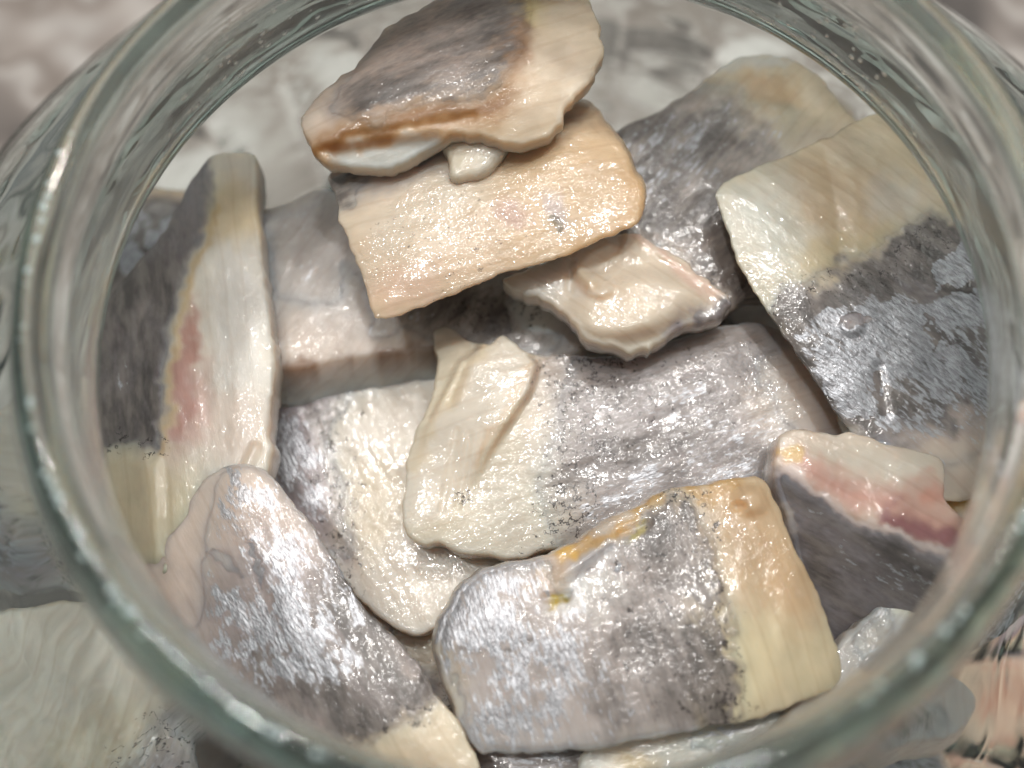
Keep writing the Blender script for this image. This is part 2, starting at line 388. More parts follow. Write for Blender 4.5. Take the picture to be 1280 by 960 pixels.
# napkin: a rumpled cloth lying under the right side of the jar
nap = bpy.data.objects.new('patterned_napkin', None)
NX0, NX1, NY0, NY1, nn = 0.036, 0.26, -0.22, 0.015, 70
NV = []
for sgn in (1, -1):
    for i in range(nn + 1):
        for j in range(nn + 1):
            x = NX0 + (NX1 - NX0) * i / nn; y = NY0 + (NY1 - NY0) * j / nn
            r = math.hypot(x, y); x += 0.012 * (y + 0.05)
            NV.append((x, y, Z_BASE * MM - 0.0007 + 0.007 * float(fbm(x * 30, y * 30, 8)) * min(1, max(0, (r - 0.082) / 0.03)) + sgn * 0.0005))
NF = [(i * (nn + 1) + j, (i + 1) * (nn + 1) + j, (i + 1) * (nn + 1) + j + 1, i * (nn + 1) + j + 1) for i in range(nn) for j in range(nn)]
half = (nn + 1) ** 2
NF += [tuple(half + k for k in reversed(f)) for f in NF]
bd = [i * (nn + 1) for i in range(nn)] + [nn * (nn + 1) + j for j in range(nn)] + [(nn - i) * (nn + 1) + nn for i in range(nn)] + [nn - j for j in range(nn)]
NF += [(bd[k], half + bd[k], half + bd[(k + 1) % len(bd)], bd[(k + 1) % len(bd)]) for k in range(len(bd))]
nk = mesh_obj('patterned_napkin', NV, NF, tc.m); nk['label'] = 'blurred cloth with orange, pink, purple and cream patches beside the jar'; nk['category'] = 'cloth'
bpy.data.objects.remove(nap)

# ------------------------------------------------------------------ herring pieces
CREAM = (212, 198, 176); WHITE = (212, 206, 196); YEL = (204, 180, 128); ORG = (190, 136, 70); BRN = (128, 88, 56)
PINK = (206, 160, 145); RED = (174, 112, 98); GREY = (160, 150, 146); PEACH = (214, 178, 142); LIL = (168, 156, 160); TAN = (196, 170, 134)

def M_(kind, P, soft, sp):
    """soft mask over photo-pixel coordinates P: kind is a polygon 'P', a stroke 'L' or an ellipse 'E'"""
    k = kind[0]
    if k == 'P':
        poly = np.array(kind[1], float); d = seg_dist(P, poly); d = np.where(inside(P, poly), d, -d)
        return sstep(-soft, soft, d)
    if k == 'W':
        a, b = np.array(kind[2], float), np.array(kind[3], float)
        return M_(('P', kind[1]), P, soft, sp) * sstep(0, 1, ((P - a) @ (b - a)) / ((b - a) @ (b - a)))
    if k == 'L':
        d = seg_dist(P, np.array(kind[1], float), False)
        return 1 - sstep(kind[2] - soft, kind[2] + soft, d)
    if k == 'E':
        cx, cy_, rx, ry, an = kind[1:]
        a = math.radians(an); x = P[:, 0] - cx; y = P[:, 1] - cy_
        u = (x * math.cos(a) + y * math.sin(a)) / rx; v = (-x * math.sin(a) + y * math.cos(a)) / ry
        return 1 - sstep(1 - soft, 1 + soft, np.hypot(u, v))

def paint(ops, P, base, warp, seed):
    w = np.c_[fbm(P[:, 0] / 34, P[:, 1] / 34, seed + 50) - 0.5, fbm(P[:, 0] / 34, P[:, 1] / 34, seed + 90) - 0.5] * 2 * warp
    w += np.c_[vnoise(P[:, 0] / 9, P[:, 1] / 9, seed + 150) - 0.5, vnoise(P[:, 0] / 9, P[:, 1] / 9, seed + 190) - 0.5] * warp * 0.5
    Q = P + w
    col = np.tile(srgb(base), (len(P), 1)); sk = np.zeros((len(P), 3))
    for op in ops:
        ch, mask, soft, val = op[:4]
        if ch == 'c': val = np.array(val, float) * 0.9 + np.mean(val) * 0.1
        st = op[4] if len(op) > 4 else 1.0
        m = M_(mask, Q, soft * (1 if mask[0] == 'E' or soft < 10 else 1.8), None)
        if ch == 'c': col = col + (srgb(val) - col) * (m * st)[:, None]
        else:
            i = 'dsf'.index(ch)
            sk[:, i] = sk[:, i] + (val - sk[:, i]) * m * st
    return col, sk

def piece(spec):
    """one cut piece of fillet: a closed flesh body plus a thin skin shell lying on its top face"""
    spec = dict(spec); z0 = spec['z']; gx, gy = spec.get('g', (0, 0)); T = 0.8 * spec.get('T', 4.0); seed = spec['seed']
    gx, gy = float(gx), float(gy); cpx = spec.get('c') or tuple(np.mean(spec['out'], 0)); h = spec.get('h', 0.30)
    r = rays([cpx])[0]; P0 = CAM + r * (z0 - CAM[2]) / r[2]
    nrm = np.array([-gx, -gy, 1.0]); nrm /= np.linalg.norm(nrm)
    ex = np.array([1.0, 0.0, gx]); ex /= np.linalg.norm(ex); ey = np.cross(nrm, ex)
    def on_plane(px):
        d = rays(px); s = ((P0 - CAM) @ nrm) / (d @ nrm)
        X = CAM + d * s[:, None] - P0
        return np.c_[X @ ex, X @ ey]
    O = smooth_closed(on_plane(spec['out']), 0.32, spec.get('rnd', 0.5))
    area2 = (O[:, 0] * np.roll(O[:, 1], -1) - np.roll(O[:, 0], -1) * O[:, 1]).sum()
    if area2 < 0: O = O[::-1].copy()
    def onorm(Q):
        tg = np.roll(Q, -2, 0) - np.roll(Q, 2, 0); tg /= np.linalg.norm(tg, axis=1)[:, None] + 1e-9
        return np.c_[tg[:, 1], -tg[:, 0]]
    N2 = onorm(O)
    rag = 1.5 * spec.get('rag', 0.22)
    O = O + N2 * (((fbm(O[:, 0] * 0.9, O[:, 1] * 0.9, seed, 3) - 0.5) * 1.1 * rag + (fbm(O[:, 0] * 0.3, O[:, 1] * 0.3, seed + 5, 2) - 0.5) * 2.4 * rag)[:, None] - rag * 0.2)
    N2 = onorm(O); nO = len(O)
    er = spec.get('er', 0.5)                       # edge rounding
    ring0 = O - N2 * er
    # interior points
    lo, hi = ring0.min(0), ring0.max(0)
    gxs, gys = np.meshgrid(np.arange(lo[0], hi[0], h), np.arange(lo[1], hi[1], h * 0.866))
    gxs = gxs + (np.arange(gxs.shape[0]) % 2 * h * 0.5)[:, None]
    G = np.c_[gxs.ravel(), gys.ravel()]; G = G + np.random.RandomState(seed).uniform(-0.07, 0.07, G.shape)
    G = G[inside(G, ring0)]; G = G[seg_dist(G, ring0) > h * 0.55]
    def cdt(bound, pts):
        k = len(bound)
        r_ = delaunay_2d_cdt([Vector(p) for p in np.vstack([bound, pts]).tolist()], [(i, (i + 1) % k) for i in range(k)], [], 1, 1e-5)
        ov = r_[3]; vid = [o[0] if o else -1 for o in ov]
        return [tuple(vid[i] for i in f) for f in r_[2] if all(vid[i] >= 0 for i in f)]
    topF = cdt(ring0, G)
    top2 = np.vstack([ring0, G])
    def lift(uv):
        return P0 + uv[:, :1] * ex + uv[:, 1:] * ey
    A = math.radians(spec.get('fib', 0)); ca, sa = math.cos(A), math.sin(A)
    def fibre(uv):
        return uv[:, 0] * ca + uv[:, 1] * sa, -uv[:, 0] * sa + uv[:, 1] * ca
    def height(uv, px, d):
        crown = 0.55 * spec.get('crown', 0.8) * (1 - np.exp(-d / 2.2))
        k = spec.get('dome', (0, 0)); fu, fv = fibre(uv)
        z = crown - k[0] * fu ** 2 - k[1] * fv ** 2
        am = 0.62 * spec.get('amp', 1.0) * (1 - np.exp(-d / 1.2))
        z = z + am * (1.3 * (fbm(uv[:, 0] / 7, uv[:, 1] / 7, seed + 3, 2) - 0.5) + 0.26 * (fbm(fu / 3.2, fv / 1.5, seed + 9, 3) - 0.5) + 0.04 * (vnoise(fu / 0.9, fv / 0.55, seed + 21) - 0.5))
        return z
    def bumps(px):
        z = np.zeros(len(px))
        for m, soft, val in spec.get('rel', ()):    # relief strokes in mm
            z = z + M_(m, px, soft, None) * val
        if 'fold' in spec:                          # crease: the surface drops away on one side of a line
            line, slope, sgn, rad = spec['fold']
            ln = np.array(line, float); d = seg_dist(px, ln, False)
            seg = np.argmin([np.hypot(*(px - (ln[i] + ln[i + 1]) / 2).T) for i in range(len(ln) - 1)], axis=0)
            a = ln[seg]; b = ln[seg + 1]
            side = np.sign((b[:, 0] - a[:, 0]) * (px[:, 1] - a[:, 1]) - (b[:, 1] - a[:, 1]) * (px[:, 0] - a[:, 0])) * sgn
            t = np.where(side > 0, d, -d) / 12.5
            z = z - slope * (np.sqrt(t * t + rad * rad) + t) * 0.5 + slope * rad * 0.5
        return z
    px_t = to_px(lift(top2)); dist = np.r_[np.zeros(nO), seg_dist(G, ring0)]
    X = lift(top2)
    rd = X - CAM; rd /= np.linalg.norm(rd, axis=1)[:, None]
    ex_h = bumps(px_t)
    X = X + rd * (ex_h / (rd @ nrm))[:, None] + nrm * height(top2, px_t, dist)[:, None]
    # side rings
    sh = np.array(spec.get('shear', (0, 0)), float)
    ev = min(er, 0.4 * T)
    rings = [(-er * (1 - math.sin(a)), ev * (1 - math.cos(a)), ev * (1 - math.cos(a)) / T) for a in (math.radians(d) for d in (22, 45, 68, 90))]
    rings += [(0.05, 0.6 * T, 0.6), (-0.1, T - ev * 0.6, 0.85), (-er, T, 1.0)]
    Vs = [X]; uvs = [top2]; tt = [np.zeros(len(X))]; pxs = [px_t]
    for off, dp, t in rings:
        q = O + N2 * (off + 0.22 * (fbm(O[:, 0] * 0.8 + 5 * t, O[:, 1] * 0.8 + dp * 0.7, seed + 31, 2) - 0.5)[:, None] * (t > 0.1)) + sh * t
        Vs.append(lift(q) - nrm * dp + (X[:nO] - lift(ring0)) * (1 - 0.35 * t)); uvs.append(q + N2 * dp); tt.append(np.full(nO, t)); pxs.append(px_t[:nO])
    nT = len(top2); Fc = [f for f in topF]
    def rid(j): return 0 if j == 0 else nT + (j - 1) * nO
    for j in range(len(rings)):
        a, b = rid(j), rid(j + 1)
        for i in range(nO):
            k = (i + 1) % nO
            Fc.append((a + i, b + i, b + k, a + k))
    last = O - N2 * er + sh; lb = rid(len(rings))
    gb = np.c_[[p.ravel() for p in np.meshgrid(np.arange(lo[0] + sh[0], hi[0] + sh[0], 1.6), np.arange(lo[1] + sh[1], hi[1] + sh[1], 1.6))]].T
    gb = gb[inside(gb, last)]; gb = gb[seg_dist(gb, last) > 0.9]
    bb = sum(len(v) for v in Vs)
    drp = X[:nO] - lift(ring0)
    Vs.append(lift(gb) - nrm * (T + 0.3) + (rays(to_px(lift(gb))) * 0 + nrm * np.minimum(bumps(to_px(lift(gb))), 0)[:, None])); uvs.append(gb); tt.append(np.ones(len(gb))); pxs.append(to_px(lift(gb)))
    for f in cdt(last, gb):
        Fc.append(tuple((lb + i) if i < nO else (bb + i - nO) for i in reversed(f)))
    V = np.vstack(Vs); UV = np.vstack(uvs); TT = np.concatenate(tt); PX = np.vstack(pxs)
    col, sk = paint(spec['paint'], PX, spec.get('base', CREAM), spec.get('warp', 15), seed)
    side = sstep(0.16, 0.45, TT)[:, None]
    scol = srgb(spec.get('side', WHITE)); lcol = srgb(spec.get('edge', TAN))
    sc_ = lcol + (scol - lcol) * sstep(0.35, 0.6, TT)[:, None]
    col = col * (1 - side) + sc_ * side; sk = sk * (1 - side)
    fu, fv = fibre(UV); Loc = np.c_[fu, fv, TT * T] + np.array([seed * 37.0, seed * 11.0, 0])
    e = bpy.data.objects.new('herring_piece', None); C.objects.link(e)
    e.location = (P0 * MM).tolist(); e['label'] = spec['label']; e['category'] = 'fish piece'; e['group'] = spec.get('group', 'herring pieces in the jar')
    o = mesh_obj('flesh', (V - P0) * MM, Fc, FISH, e)
    attr(o.data, 'Col', 'FLOAT_COLOR', col); attr(o.data, 'Skin', 'FLOAT_COLOR', sk * 0.0 + sk); attr(o.data, 'Loc', 'FLOAT_VECTOR', Loc)
    wet_ = spec.get('wet', 1.0)
    o.data.attributes.new('Wet', 'FLOAT', 'POINT').data.foreach_set('value', np.full(len(V), wet_, np.float32))
    # skin shell
    has = np.clip(np.maximum(sk[:nT, 0], sk[:nT, 1]), 0, 1)
    keep = [f for f in topF if max(has[i] for i in f) > 0.06]
    if len(keep) > 60:
        used = sorted(set(i for f in keep for i in f)); mp = {i: k for k, i in enumerate(used)}
        u = np.array(used)
        vn = np.zeros((len(o.data.vertices), 3)); o.data.vertex_normals.foreach_get('vector', vn.ravel()) if False else None
        vn = np.array([v.normal for v in o.data.vertices])[u]
        thick = 0.11 * sstep(0.08, 0.6, has[u]) - 0.02
        thick = np.where(u < nO, np.minimum(thick, 0.02), thick)
        so = mesh_obj('skin', (V[u] - P0 + vn * thick[:, None]) * MM, [tuple(mp[i] for i in f) for f in keep], FISH, e)
        attr(so.data, 'Col', 'FLOAT_COLOR', col[u]); attr(so.data, 'Skin', 'FLOAT_COLOR', sk[u]); attr(so.data, 'Loc', 'FLOAT_VECTOR', Loc[u])
        so.data.attributes.new('Wet', 'FLOAT', 'POINT').data.foreach_set('value', np.full(len(u), wet_, np.float32))
    return e

PIECES = {}
def add(key, **spec):
    spec['seed'] = 11 + 13 * len(PIECES)
    PIECES[key] = piece(spec); return PIECES[key]

# --- O: cream piece low down, grey skin at its left end
add('O', label='cream flesh piece with grey silvery skin end, under the flap-ended piece', z=-39.5, g=(0.02, 0.03), T=5, fib=-60, rnd=0.4,
    out=[(300, 520), (330, 455), (400, 450), (470, 455), (560, 470), (640, 560), (660, 660), (610, 715), (560, 775), (535, 792), (500, 793), (440, 740), (380, 690), (310, 620)],
    base=WHITE, paint=[('c', ('P', [(440, 480), (700, 480), (700, 800), (480, 800), (430, 640)]), 40, CREAM, 0.5), ('c', ('E', 460, 640, 50, 60, 0), 0.5, YEL, 0.35),
           ('c', ('P', [(320, 470), (420, 480), (410, 560), (430, 700), (330, 640)]), 20, LIL),
           ('d', ('P', [(320, 480), (430, 490), (400, 560), (425, 680), (380, 700), (320, 600)]), 26, 0.62), ('s', ('E', 375, 580, 40, 70, -20), 0.5, 0.75),
           ('f', ('P', [(380, 480), (450, 490), (450, 760), (400, 700)]), 16, 0.85)])
# --- N: grey skin piece between the upright piece and the peach piece
add('N', wet=0.5, label='grey smooth skin piece with brown cut edge, half under the peach flesh piece', z=-33.2, c=(345, 400), g=(-0.10, 0.03), T=6.4, fib=62, rnd=0.35, er=0.3, shear=(-0.3, -3.4),
    out=[(318, 268), (360, 250), (410, 236), (540, 270), (690, 350), (740, 420), (690, 448), (600, 436), (545, 438), (440, 447), (345, 463), (325, 440), (322, 350)],
    base=(186, 178, 172), side=(180, 178, 172), edge=(140, 92, 58), crown=0.5,
    paint=[('c', ('P', [(330, 410), (560, 400), (560, 450), (330, 470)]), 26, (206, 188, 172)), ('c', ('L', [(340, 462), (440, 448), (560, 438)], 5), 5, BRN, 0.8),
           ('d', ('P', [(330, 255), (430, 235), (440, 330), (340, 300)]), 40, 0.32), ('d', ('P', [(410, 200), (480, 200), (640, 420), (480, 400)]), 30, 0.5),
           ('d', ('P', [(480, 390), (640, 360), (690, 430), (570, 425)]), 16, 0.75), ('s', ('P', [(330, 270), (415, 250), (440, 380), (340, 380)]), 40, 0.42), ('s', ('L', [(470, 412), (560, 395)], 8), 10, 0.5),
           ('c', ('E', 665, 395, 30, 22, 20), 0.5, WHITE), ('d', ('E', 668, 395, 28, 20, 20), 0.5, 0.0), ('s', ('E', 668, 395, 28, 20, 20), 0.5, 0.0), ('f', ('E', 620, 390, 60, 30, 0), 0.4, 0.7)])
# --- C: dark piece at the far right
add('C', label='dark grey skin piece with yellowish far end, under the cream and silver piece', z=-31.2, c=(900, 230), g=(0.03, 0.10), T=5, fib=48, rnd=0.42,
    out=[(762, 170), (830, 131), (900, 84), (930, 68), (985, 67), (1022, 90), (1068, 145), (1110, 200), (1120, 290), (1040, 360), (935, 372), (900, 392), (820, 380), (770, 300)],
    base=(178, 166, 156), edge=(90, 80, 76), side=(150, 140, 130),
    paint=[('c', ('P', [(880, 90), (940, 55), (1000, 60), (1090, 160), (1000, 190), (930, 150)]), 22, (208, 190, 156)), ('c', ('E', 960, 120, 40, 22, 20), 0.5, ORG, 0.5),
           ('c', ('L', [(905, 88), (935, 74), (985, 74)], 9), 6, (206, 202, 190)),
           ('d', ('P', [(740, 170), (860, 128), (920, 130), (960, 180), (900, 260), (960, 400), (780, 400)]), 22, 0.80), ('d', ('P', [(800, 270), (900, 210), (960, 400), (860, 400)]), 20, 0.92),
           ('c', ('P', [(790, 280), (840, 290), (940, 370), (900, 400), (800, 400)]), 10, (190, 172, 156)), ('d', ('P', [(780, 290), (830, 300), (930, 378), (900, 400), (780, 400)]), 9, 0.15),
           ('s', ('P', [(770, 165), (860, 135), (920, 150), (905, 240), (800, 250)]), 26, 0.58), ('s', ('E', 950, 165, 50, 22, -20), 0.6, 0.35), ('f', ('L', [(800, 290), (850, 320), (900, 365)], 26), 12, 0.8)])
# --- E: torn flesh piece
E_ = add('E', label='torn pale flesh piece with knobbly top in the middle of the pile', z=-27.8, c=(770, 370), g=(0.03, 0.02), T=4.2, fib=-35, rnd=0.45, crown=1.4, amp=1.5, rag=0.4,
    out=[(628, 346), (690, 322), (735, 296), (790, 286), (832, 310), (880, 343), (918, 376), (900, 392), (856, 412), (822, 430), (815, 442), (785, 444), (748, 430), (718, 410), (680, 375), (655, 368)],
    base=(208, 194, 174), paint=[('c', ('L', [(800, 300), (850, 330), (912, 374)], 8), 8, PINK, 0.5), ('c', ('P', [(920, 372), (850, 395), (800, 440), (840, 440), (930, 400)]), 9, (150, 136, 136)), ('d', ('P', [(925, 372), (860, 395), (826, 430), (850, 440), (940, 400)]), 8, 0.7),
           ('c', ('E', 690, 350, 50, 30, 10), 0.5, WHITE, 0.6), ('c', ('E', 780, 395, 40, 25, 0), 0.6, (214, 196, 170), 0.8), ('c', ('E', 735, 350, 14, 12, 0), 0.6, TAN, 0.6)],
    rel=[(('E', 790, 385, 80, 36, -15), 0.35, 1.6), (('L', [(735, 352), (722, 335), (735, 318), (760, 305)], 8), 8, 0.9), (('E', 747, 360, 18, 13, 0), 0.5, 1.0), (('L', [(715, 330), (712, 365)], 4), 6, -0.8), (('L', [(800, 300), (850, 332), (910, 374)], 5), 5, 0.4)])
# --- B: peach flesh piece
add('B', label='peach flesh side up piece lying under the brown edged top piece', z=-22.6, c=(620, 270), g=(0.02, 0.08), T=3.2, fib=15, rnd=0.33, rag=0.24, shear=(0.6, 2.2), er=0.7,
    out=[(404, 214), (430, 190), (560, 110), (715, 120), (742, 136), (776, 180), (800, 228), (807, 258), (795, 280), (760, 298), (722, 316), (640, 341), (560, 368), (500, 391), (478, 400), (461, 399), (442, 340), (425, 280), (410, 240)],
    base=(208, 182, 152), side=(206, 180, 146), edge=(206, 176, 140),
    paint=[('c', ('P', [(420, 270), (560, 200), (640, 250), (480, 330)]), 40, (214, 204, 184), 0.8), ('c', ('P', [(640, 180), (780, 160), (820, 260), (700, 330), (640, 300)]), 40, (206, 174, 132)),
           ('c', ('L', [(800, 215), (806, 258), (780, 290), (720, 316)], 16), 14, (206, 156, 92), 0.5), ('c', ('E', 640, 265, 22, 16, 30), 0.6, (176, 136, 120), 0.7),
           ('c', ('E', 690, 262, 30, 10, 60), 0.6, LIL, 0.6), ('c', ('E', 505, 355, 50, 28, -20), 0.6, (216, 180, 154), 0.6), ('c', ('P', [(400, 205), (560, 170), (560, 215), (430, 250)]), 14, (176, 166, 158)), ('d', ('P', [(405, 205), (450, 200), (440, 245), (412, 250)]), 10, 0.7),
           ('d', ('P', [(440, 200), (560, 170), (540, 200), (450, 220)]), 9, 0.45), ('d', ('E', 692, 282, 6, 5, 0), 0.5, 0.9), ('d', ('E', 697, 290, 4, 5, 0), 0.5, 0.8), ('c', ('P', [(690, 130), (740, 140), (700, 160)]), 8, (160, 140, 120), 0.6), ('f', ('E', 560, 300, 120, 70, -15), 0.3, 0.2)],
    dome=(0.002, 0.010))
# --- A: top piece
A_ = add('A', wet=0.3, label='topmost piece, dark grey skin with orange brown band along its edge', z=-16.8, c=(560, 100), g=(0.0, 0.14), T=3.6, fib=25, rnd=0.4, rag=0.35, crown=1.0, dome=(0.003, 0.012),
    out=[(366, 140), (374, 165), (390, 188), (412, 202), (440, 208), (480, 205), (515, 200), (548, 178), (562, 168), (600, 164), (640, 170), (685, 165), (706, 150), (714, 125), (738, 98), (754, 60), (753, 22), (735, -10), (690, -34), (600, -36), (530, -8), (470, 42), (424, 88), (388, 120)],
    base=(212, 190, 160), side=(206, 196, 178), edge=(208, 180, 140),
    paint=[('c', ('P', [(370, 120), (470, 40), (540, -20), (640, -40), (640, 60), (600, 110), (480, 150), (390, 170)]), 18, (168, 150, 138)),
           ('c', ('P', [(360, 130), (400, 120), (420, 150), (390, 180)]), 12, (210, 192, 174)),
           ('d', ('P', [(420, 125), (480, 60), (560, -10), (660, -40), (650, 50), (620, 100), (540, 120), (450, 145)]), 22, 0.6), ('d', ('P', [(440, 130), (560, 90), (640, 20), (650, 60), (600, 110), (450, 150)]), 18, 0.75),
           ('c', ('L', [(385, 182), (450, 165), (540, 150), (600, 135), (640, 110), (655, 60), (680, 10)], 18), 14, (170, 120, 64), 1.0), ('c', ('L', [(400, 175), (480, 158), (560, 142), (620, 125)], 8), 9.5, (140, 92, 46), 0.8), ('d', ('L', [(400, 182), (470, 164), (560, 145), (640, 112), (656, 60)], 13), 10, 0.03),
           ('c', ('E', 655, 40, 26, 56, 20), 0.6, (148, 98, 52), 0.9), ('c', ('E', 668, 14, 26, 14, 10), 0.5, (220, 190, 120), 0.9),
           ('c', ('P', [(690, -40), (760, -10), (760, 80), (710, 160), (640, 170), (660, 100)]), 18, (220, 200, 172)), ('c', ('P', [(400, 190), (550, 168), (540, 205), (440, 212)]), 8, (196, 194, 184)),
           ('s', ('P', [(400, 120), (500, 40), (540, 40), (480, 100), (420, 140)]), 24, 0.2)],
    rel=[(('L', [(430, 172), (520, 160), (590, 146)], 3), 8, -0.35), (('P', [(395, 184), (548, 168), (545, 212), (430, 215)]), 9, -1.3)])
add('T', label='small white scrap of flesh sticking out from under the topmost piece', z=-20.6, c=(590, 195), g=(0, 0.1), T=2.8, h=0.3, er=0.8, crown=1.2, fib=60, out=[(553, 168), (557, 195), (561, 217), (574, 223), (600, 217), (622, 200), (634, 168), (600, 140)], base=(218, 206, 188), side=(216, 204, 186), edge=(216, 204, 186), paint=[('c', ('E', 575, 190, 20, 30, 0), 0.6, (206, 190, 160), 0.5)])
# --- D: cream and silver piece on the right
add('D', warp=22, label='large piece, cream flesh half and bright silver skin half, against the glass', z=-27.0, c=(1060, 330), g=(-0.03, 0.10), T=3.8, fib=-42, rnd=0.38, crown=1.1, shear=(3.2, 0.5),
    out=[(889, 242), (918, 216), (1000, 185), (1066, 152), (1086, 140), (1112, 142), (1142, 166), (1162, 212), (1190, 252), (1240, 300), (1275, 360), (1285, 450), (1275, 545), (1240, 605), (1186, 628), (1100, 590), (1056, 535), (1008, 462), (968, 408), (938, 362), (908, 298)],
    base=(212, 196, 166), side=(204, 184, 160), edge=(204, 184, 160),
    paint=[('c', ('P', [(890, 240), (980, 210), (1010, 300), (960, 370)]), 26, (206, 206, 192)), ('c', ('E', 1040, 250, 60, 50, 30), 0.6, (196, 170, 134), 0.8), ('c', ('E', 1060, 325, 60, 25, -15), 0.6, YEL, 0.45), ('c', ('E', 1120, 250, 40, 30, 0), 0.6, WHITE, 0.5),
           ('c', ('P', [(960, 380), (1080, 330), (1200, 265), (1300, 330), (1300, 640), (1100, 600)]), 14, (150, 144, 146)),
           ('d', ('P', [(955, 392), (1080, 325), (1195, 270), (1300, 330), (1300, 560), (1160, 560), (1060, 540)]), 11, 0.95), ('d', ('P', [(1110, 560), (1200, 520), (1280, 560), (1240, 640), (1140, 620)]), 22, 0.1), ('c', ('P', [(1120, 560), (1200, 530), (1280, 560), (1240, 640), (1140, 620)]), 20, (206, 186, 168)),
           ('s', ('P', [(985, 410), (1050, 385), (1140, 380), (1190, 300), (1260, 340), (1290, 520), (1100, 540), (1050, 500)]), 9, 0.92), ('s', ('E', 1095, 430, 60, 60, -30), 0.5, 1.2), ('s', ('P', [(1100, 520), (1200, 470), (1240, 560), (1160, 600)]), 20, 0.5),
           ('s', ('L', [(1140, 365), (1190, 372), (1260, 372)], 6), 7, 0.1), ('s', ('L', [(1095, 460), (1105, 520)], 6), 5, 0.05), ('s', ('L', [(1150, 400), (1165, 440)], 3), 4, 0.1), ('s', ('E', 1062, 408, 15, 14, 0), 0.2, 0.0), ('d', ('E', 1062, 408, 15, 14, 0), 0.2, 0.35), ('f', ('L', [(965, 385), (1010, 365), (1090, 345), (1170, 300)], 16), 10, 0.7)],
    rel=[(('E', 1062, 408, 14, 13, 0), 0.3, 0.35), (('L', [(1095, 460), (1105, 520)], 5), 5, -0.25), (('L', [(1030, 190), (1050, 330)], 10), 20, -0.5), (('L', [(1140, 368), (1260, 374)], 3), 5, -0.3)])
# --- G: middle piece
G_ = add('G', label='wide grey speckled skin piece in the centre with a folded flesh flap at its end', z=-33.4, c=(760, 540), g=(-0.01, 0.04), T=5, fib=20, rnd=0.38, crown=1.0, dome=(0.0, 0.004),
    out=[(543, 410), (556, 404), (585, 420), (610, 428), (629, 414), (650, 434), (672, 440), (700, 438), (760, 441), (830, 425), (900, 407), (946, 402), (978, 416), (1012, 455), (1052, 520), (1060, 570), (1010, 640), (900, 660), (780, 680), (690, 690), (625, 697), (575, 692), (548, 676), (530, 679), (506, 671), (500, 640), (510, 570), (536, 495), (545, 445)],
    base=(192, 178, 166), side=(206, 194, 174), edge=(190, 172, 140),
    paint=[('c', ('P', [(500, 400), (640, 420), (690, 520), (640, 640), (640, 700), (490, 700)]), 34, (208, 196, 170)), ('c', ('P', [(600, 600), (720, 560), (720, 690), (560, 700)]), 30, (200, 192, 174)),
           ('c', ('P', [(700, 430), (980, 400), (1060, 540), (1000, 640), (760, 680), (700, 600)]), 34, (168, 160, 158)), ('d', ('P', [(720, 440), (900, 420), (960, 500), (900, 600), (740, 660), (690, 600)]), 34, 0.46), ('d', ('P', [(690, 600), (800, 560), (960, 560), (800, 640), (700, 690)]), 24, 0.58), ('d', ('P', [(840, 410), (960, 400), (980, 440), (860, 470)]), 18, 0.36), ('c', ('E', 985, 500, 50, 60, 40), 0.6, (202, 188, 176)),
           ('d', ('E', 995, 505, 46, 50, 40), 0.5, 0.1), ('s', ('P', [(740, 600), (860, 500), (960, 480), (1000, 580), (860, 610), (740, 660)]), 26, 0.40), ('s', ('L', [(730, 640), (800, 610), (900, 590), (970, 575)], 20), 16, 0.56), ('s', ('E', 850, 505, 60, 22, -20), 0.5, 0.5), ('f', ('P', [(680, 430), (790, 430), (770, 560), (740, 680), (660, 690), (690, 560)]), 16, 1.0), ('c', ('P', [(629, 412), (669, 455), (660, 488), (600, 585), (556, 650), (508, 668), (508, 600), (540, 530), (585, 455)]), 6, (216, 206, 188)), ('c', ('L', [(668, 460), (640, 515), (600, 580)], 6), 6, (204, 172, 134), 0.5), ('c', ('L', [(610, 425), (560, 500), (520, 590)], 6), 8, (206, 186, 148), 0.5), ('d', ('P', [(500, 400), (640, 420), (670, 455), (600, 600), (500, 690)]), 6, 0.0), ('f', ('E', 582, 620, 16, 14, 0), 0.3, 0.9), ('f', ('P', [(800, 440), (960, 420), (900, 560), (780, 600)]), 20, 0.35)],
    rel=[(('W', [(629, 404), (673, 455), (664, 488), (616, 562), (592, 606), (556, 650), (515, 640), (530, 540), (575, 450)], (535, 600), (640, 470)), 5, 2.3),
         (('L', [(572, 540), (552, 640)], 2), 5, -0.3), (('L', [(588, 545), (572, 635)], 2), 5, -0.3), (('L', [(604, 540), (590, 610)], 2), 5, -0.25), (('L', [(590, 432), (562, 500)], 5), 8, -0.7)])
